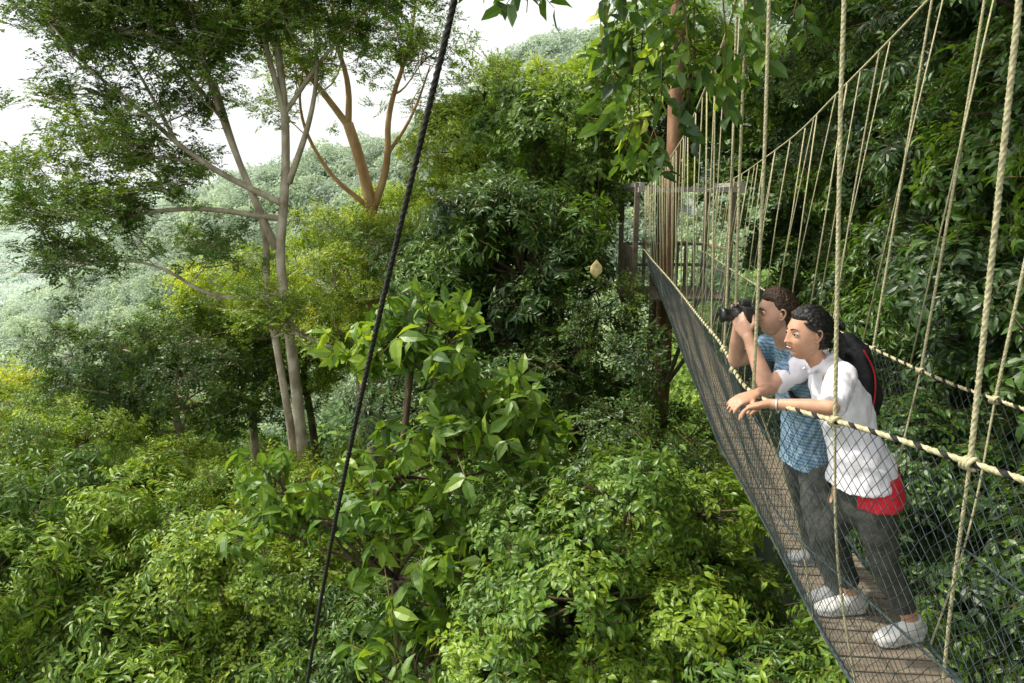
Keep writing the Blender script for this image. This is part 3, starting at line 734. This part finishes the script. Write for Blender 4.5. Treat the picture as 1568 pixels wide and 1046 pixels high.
def hair_shell(name,par,M,male,mat,thick=.012):
    nu,nv=150,80; W=.074 if male else .070; V=[];F=[]
    for j in range(nv+1):
        th=math.pi*.80*j/nv
        for i in range(nu):
            ph=2*math.pi*i/nu; dx=math.sin(th)*math.cos(ph); dy=math.sin(th)*math.sin(ph); dz=math.cos(th)
            low=max(0,-dz); rx=(.083 if dx>0 else .100*(1-.5*low**1.3)); ry=W*(1-.25*low)
            c=math.cos(ph)
            if male: line=.50+.10*c if c>.45 else (.50*(c+.0)/.45*.9+.045 if c>0 else .0-.55*min(1,-c*2.2))
            else:    line=.60 if c>.55 else (.12+.48*max(0,c)/.55 if c>0.05 else .10-.65*min(1,(.05-c)*2.5))
            e=max(0,min(1,(dz-line)/.10))
            if male: 
                rel=noise.noise(Vector((dx*16,dy*16,dz*8)))*.003+noise.noise(Vector((dx*45,dy*45,dz*9)))*.0011
                h=thick*.75*(.25+.75*e)+(.010*max(0,dz)**2*(1 if dx>0 else .5)+rel)*e
            else:
                a=math.atan2(dy,dz+.2); rel=math.sin(a*46+3*noise.noise(Vector((dx*5,dy*5,dz*5))))*.0011+noise.noise(Vector((dx*6,a*14,1)))*.003
                h=thick*(.15+.85*e)+rel*e
            if dz<line: h=-.006
            V.append((dx*(rx+h),dy*(ry+h),dz*(.112+h)))
    for j in range(nv):
        for i in range(nu):
            k=(i+1)%nu; F.append((j*nu+i,(j+1)*nu+i,(j+1)*nu+k,j*nu+k))
    B=Bucket(); B.add([M@Vector(v) for v in V],F)
    if not male:
        for t in range(9):
            a0=t*.7; pts=[]
            for u in np.linspace(0,1,18):
                a=a0+u*4.2; r=.030*math.sin(.35+u*2.5)
                pts.append(M@Vector((-.118-.034*math.cos(u*3.0+t*.3),r*math.cos(a),.010+r*1.15*math.sin(a))))
            tube(B,[list(p) for p in pts],.0115,8)
        for t in range(12):
            y=(t-5.5)*.0028; pts=smooth_path([list(M@Vector(p)) for p in ((-.128,y,.0),(-.150,y*1.6,-.02),(-.158,y*2,-.06),(-.145,y*2.2+.004*math.sin(t),-.125-.01*(t%3)))],.01)
            tube(B,pts,np.linspace(.008,.002,len(pts)),6)
        for s in (-1,1):
            for t in range(5):
                pts=smooth_path([list(M@Vector(p)) for p in ((.050-.006*t,s*.052,.060),(.022-.006*t,s*.073,.028),(-.025-.006*t,s*.078,.012),(-.085,s*.050,.008))],.008)
                tube(B,pts,np.linspace(.004,.007,len(pts)),6)
    return B.obj(name,[mat],par)
def shoe(par,ankle,d,mat,name='shoe'):
    a=np.array(ankle,float); d=unit((d[0],d[1],0)); s=np.cross(d,(0,0,1)); z0=a[2]-.085
    q=[]; g=lambda f,h:a*np.array([1,1,0])+d*f+np.array([0,0,z0+h])
    loft(q,[g(-.055,.045),g(-.01,.05),g(.06,.045),g(.12,.035),g(.165,.028)],[(.030,.040),(.037,.048),(.042,.038),(.046,.028),(.034,.022)],side=s,lab=0)
    loft(q,[g(-.01,.05),a+np.array([0,0,.025])],[(.036,.045),(.038,.045)],side=s,lab=0,cap=(1,0))
    loft(q,[g(-.055,.010),g(.0,.010),g(.06,.010),g(.12,.010),g(.17,.012)],[(.036,.014),(.041,.014),(.042,.014),(.050,.014),(.038,.012)],side=s,lab=1)
    fuse(name,q,[mat,M_sole],par,.006,2)
# (foliage is unlinked for a moment only so that the small remeshes evaluate quickly)
heavy=[o for o in coll.objects if o.modifiers and o.modifiers[0].type=='NODES']
for o in heavy: coll.objects.unlink(o)

wom=empty('woman')
Hd=headmat((1.245,2.82,-.565),(-.955,-.15,-.05),(.10,0,1))
head_mesh('head',wom,Hd,False,M_skinw,M_lip,M_hairb); hair_shell('hair',wom,Hd,False,M_hairb)
q=[]
nb=np.array([1.320,2.85,-.70])
loft(q,[list(Hd@Vector((-.022,0,-.03))),list(Hd@Vector((-.028,0,-.09))),nb],[.046,.041,.042])
sh={'L':(1.360,2.72,-.720),'R':(1.345,2.99,-.720)}; el={'L':(1.235,2.53,-.800),'R':(1.20,3.03,-.86)}; wr={'L':(1.045,2.665,-.825),'R':(1.055,2.86,-.845)}
loft(q,[(1.54,2.85,-1.25),(1.46,2.85,-1.0),(1.385,2.85,-.83),(1.345,2.85,-.74)],[(.11,.08),(.10,.07),(.11,.065),(.10,.04)])
for k in 'LR':
    S_,E_,W_=map(np.array,(sh[k],el[k],wr[k]))
    loft(q,[S_,(S_+E_)/2,E_],[.042,.037,.031]); loft(q,[E_,E_*.65+W_*.35,W_],[.031,.031,.020])
hand(q,wr['L'],(-.86,.30,-.30),(-.35,-.1,-.9),(0,1,0),.75)
hand(q,wr['R'],(-.85,-.28,-.20),(-.3,.1,-.9),(0,-1,0),.6)
leg={'L':[(1.565,2.765,-1.22),(1.63,2.74,-1.56),(1.79,2.73,-1.865)],'R':[(1.545,2.93,-1.22),(1.50,2.95,-1.56),(1.640,2.96,-1.88)]}
for k in 'LR':
    a,b_,c=map(np.array,leg[k]); loft(q,[a,(a+b_)/2,b_,b_*.6+c*.4,c],[.050,.055,.045,.046,.033])
fuse('body',q,[M_skinw],wom,.0052,2)
q=[]
loft(q,[(1.562,2.85,-1.240),(1.545,2.85,-1.15),(1.485,2.85,-1.02),(1.430,2.85,-.88),(1.382,2.85,-.78),(1.340,2.85,-.712)],[(.182,.140),(.164,.124),(.135,.102),(.145,.112),(.138,.085),(.07,.055)],cap=(0,1),n=20)
loft(q,[sh['L'],(1.345,2.85,-.705),sh['R']],[(.050,.050),(.052,.045),(.050,.050)],side=(0,0,1))
for k in 'LR':
    S_,E_=map(np.array,(sh[k],el[k])); D_=E_-S_; loft(q,[S_,S_+D_*.5,S_+D_*.90],[.059,.055,.052],cap=(1,0))
    loft(q,[S_+D_*.78,S_+D_*.97],[.056,.057],cap=(0,0))
for s in (-1,1): loft(q,[(1.365,2.85+s*.030,-.662),(1.315,2.85+s*.050,-.680),(1.268,2.85+s*.032,-.735)],[(.018,.008),(.018,.008),(.010,.007)],side=(1,0,1),n=8)
fuse('blouse',q,[M_white],wom,.0075,2,.009,14)
q=[]; loft(q,[(1.605,2.85,-1.318),(1.585,2.85,-1.18)],[(.184,.130),(.160,.112)],cap=(0,0),n=20); fuse('red_undershirt',q,[M_red],wom,.009,2,.004)
q=[]; loft(q,[(1.59,2.85,-1.36),(1.570,2.85,-1.17)],[(.150,.116),(.142,.108)],n=18)
for k in 'LR':
    a,b_,c=map(np.array,leg[k]); a=a+np.array([.02,0,-.10]); loft(q,[a,(a+b_)/2,b_,b_*.55+c*.45,b_*.22+c*.78],[.082,.078,.062,.058,.053],cap=(1,0))
fuse('trousers',q,[M_trou],wom,.009,2,.008,11)
shoe(wom,leg['L'][2],(-1,-.25,0),M_shoe); shoe(wom,leg['R'][2],(-1,-.1,0),M_shoe)
B=Bucket()
W=np.array(wr['L'])+np.array([.03,-.02,.0]); ax=unit(np.array(wr['L'])-np.array(el['L'])); s=unit(np.cross(ax,(0,0,1))); u=np.cross(s,ax); t=np.linspace(0,2*math.pi,17)
tube(B,[W+s*.027*math.cos(a)+u*.027*math.sin(a) for a in t],.004,6)
B.obj('bracelet',[pmat('bracelet_metal',(.6,.6,.62),.3,.05,20,metal=.8)],wom)

man=empty('man')
Hm=headmat((1.265,3.22,-.545),(-.985,.06,-.05),(.06,0,1))
head_mesh('head',man,Hm,True,M_skinm,M_lipm,M_hairn); hair_shell('hair',man,Hm,True,M_hairn)
q=[]
loft(q,[list(Hm@Vector((-.02,0,-.03))),list(Hm@Vector((-.03,0,-.09))),(1.35,3.24,-.70)],[.056,.055,.065])
sh={'L':(1.375,3.06,-.745),'R':(1.37,3.43,-.745)}; el={'L':(1.165,3.00,-.855),'R':(1.16,3.44,-.83)}; wr={'L':(1.100,3.11,-.640),'R':(1.13,3.34,-.585)}
loft(q,[(1.5,3.25,-1.2),(1.47,3.25,-1.05),(1.42,3.25,-.88),(1.38,3.25,-.76)],[(.12,.08),(.12,.08),(.14,.09),(.14,.06)])
for k in 'LR':
    S_,E_,W_=map(np.array,(sh[k],el[k],wr[k]))
    loft(q,[S_,(S_+E_)/2,E_],[.055,.050,.040]); loft(q,[E_,E_*.65+W_*.35,W_],[.040,.039,.026])
hand(q,wr['L'],(-.35,.45,.70),(.1,.7,.3),(.9,0,.4),.75)
hand(q,wr['R'],(-.30,-.45,.75),(-.1,-.8,-.5),(.9,0,-.3),.9)
leg={'L':[(1.5,3.16,-1.17),(1.50,3.08,-1.56),(1.63,3.05,-1.88)],'R':[(1.5,3.34,-1.17),(1.55,3.40,-1.56),(1.69,3.43,-1.90)]}
fuse('body',q,[M_skinm],man,.0055,2)
q=[]
loft(q,[(1.505,3.25,-1.31),(1.50,3.25,-1.20),(1.475,3.25,-1.05),(1.435,3.25,-.90),(1.40,3.25,-.78),(1.36,3.25,-.725)],[(.178,.138),(.172,.130),(.165,.122),(.185,.135),(.175,.105),(.09,.075)],cap=(0,1),n=20)
loft(q,[sh['L'],(1.37,3.25,-.73),sh['R']],[(.06,.06),(.065,.055),(.06,.06)],side=(0,0,1))
for k in 'LR':
    S_,E_=map(np.array,(sh[k],el[k])); D_=E_-S_; loft(q,[S_,S_+D_*.62],[.076,.070],cap=(1,0))
fuse('check_shirt',q,[M_plaid],man,.008,2,.008,13)
q=[]; loft(q,[(1.51,3.25,-1.27),(1.50,3.25,-1.15)],[(.14,.10),(.14,.10)],n=18)
for k in 'LR':
    a,b_,c=map(np.array,leg[k]); a=a+np.array([.01,0,-.13]); loft(q,[a,(a+b_)/2,b_,b_*.55+c*.45,c+np.array([0,0,-.02])],[.094,.090,.074,.070,.066],cap=(1,0))
fuse('trousers',q,[M_trou2],man,.009,2,.010,11)
shoe(man,leg['L'][2],(-1,-.15,0),M_shoe2); shoe(man,leg['R'][2],(-1,.1,0),M_shoe2)
bk=empty('backpack'); q=[]
loft(q,[(1.70,3.20,-1.10),(1.705,3.20,-.98),(1.685,3.20,-.82),(1.65,3.20,-.70),(1.61,3.20,-.64)],[(.14,.10),(.155,.12),(.15,.115),(.13,.10),(.08,.06)],lab=0,n=20)
loft(q,[(1.80,3.20,-1.06),(1.81,3.20,-.96),(1.79,3.20,-.87)],[(.10,.05),(.105,.06),(.09,.045)],lab=0)
for s in (-1,1): loft(q,[(1.60,3.24+s*.11,-.74),(1.46,3.26+s*.135,-.655),(1.33,3.26+s*.14,-.70),(1.285,3.26+s*.14,-.85),(1.36,3.26+s*.155,-.98),(1.58,3.24+s*.12,-1.00)],[(.028,.010)]*6,n=8,lab=0)
K0=np.array([1.60,3.20,-.84]); KS=np.array([.70,.85,.80])
q=[((v-K0)*KS+K0 if i<2 else v,f,l) for i,(v,f,l) in enumerate(q)]
fuse('pack_body',q,[M_black],bk,.008,2,.004,14)
B=Bucket()
for pts in ([(1.64,3.062,-.66),(1.72,3.045,-.78),(1.74,3.042,-.92),(1.73,3.05,-1.06)],[(1.64,3.35,-.66),(1.72,3.365,-.78),(1.74,3.368,-.92),(1.73,3.36,-1.06)]): tube(B,(smooth_path(pts,.02)-K0)*KS+K0,.0035,6)
B.obj('red_piping',[M_red],bk)
cam_e=empty('photo_camera'); B=Bucket()
cc=np.array([1.115,3.215,-.548]); box(B,cc,I3,(.055,.135,.085)); box(B,cc+np.array([-.005,0,.055]),I3,(.05,.05,.028)); box(B,cc+np.array([-.01,.05,0]),I3,(.075,.035,.08))
o=B.obj('camera_housing',[M_blackp],cam_e,False); md=o.modifiers.new('b','BEVEL'); md.width=.007; md.segments=2
B=Bucket(); tube(B,[cc+np.array(p) for p in ((-.025,-.005,-.005),(-.05,-.005,-.005),(-.052,-.005,-.005),(-.10,-.005,-.005),(-.102,-.005,-.005),(-.118,-.005,-.005))],[.034,.034,.031,.031,.036,.036],20); tube(B,[cc+np.array((-.1185,-.005,-.005)),cc+np.array((-.1195,-.005,-.005))],[.029,.027],20,1)
B.obj('lens',[M_blackp,M_glass],cam_e,True)
for o in heavy: coll.objects.link(o)

# ---------------------------------------------------------------- light
sd=Vector((-.56,.10,.80)).normalized()
w=bpy.data.worlds.new("World"); scene.world=w; w.use_nodes=True; nt=w.node_tree; N=nt.nodes; L=nt.links
sky=N.new('ShaderNodeTexSky'); sky.sky_type='NISHITA'; sky.sun_disc=False; sky.sun_elevation=math.asin(sd.z); sky.sun_rotation=math.atan2(sd.x,sd.y); sky.dust_density=4; sky.air_density=1.0
hs=N.new('ShaderNodeHueSaturation'); hs.inputs['Saturation'].default_value=.20; hs.inputs['Value'].default_value=1.5
L.new(sky.outputs[0],hs.inputs['Color']); bg=N['Background']
lt=N.new('ShaderNodeMix'); lt.data_type='RGBA'; lt.blend_type='LIGHTEN'; lt.clamp_result=False; lt.inputs['Factor'].default_value=1
L.new(hs.outputs[0],lt.inputs['A']); lt.inputs['B'].default_value=(7.4,7.6,7.5,1)
L.new(lt.outputs['Result'],bg.inputs['Color']); bg.inputs['Strength'].default_value=.15
sl=bpy.data.lights.new('sun','SUN'); sl.energy=5.0; sl.angle=math.radians(1.5); sl.color=(1,.93,.78)
so=bpy.data.objects.new('sun',sl); so.rotation_mode='QUATERNION'; so.rotation_quaternion=sd.to_track_quat('Z','Y'); link(so)

cd=bpy.data.cameras.new('camera'); cd.lens=24; cd.sensor_width=36; cd.clip_end=5000; cd.clip_start=.05
co=bpy.data.objects.new('camera',cd); co.location=(0,0,0); co.rotation_euler=(math.radians(78),0,0); link(co); scene.camera=co
print('BUILD',time.time()-T0)
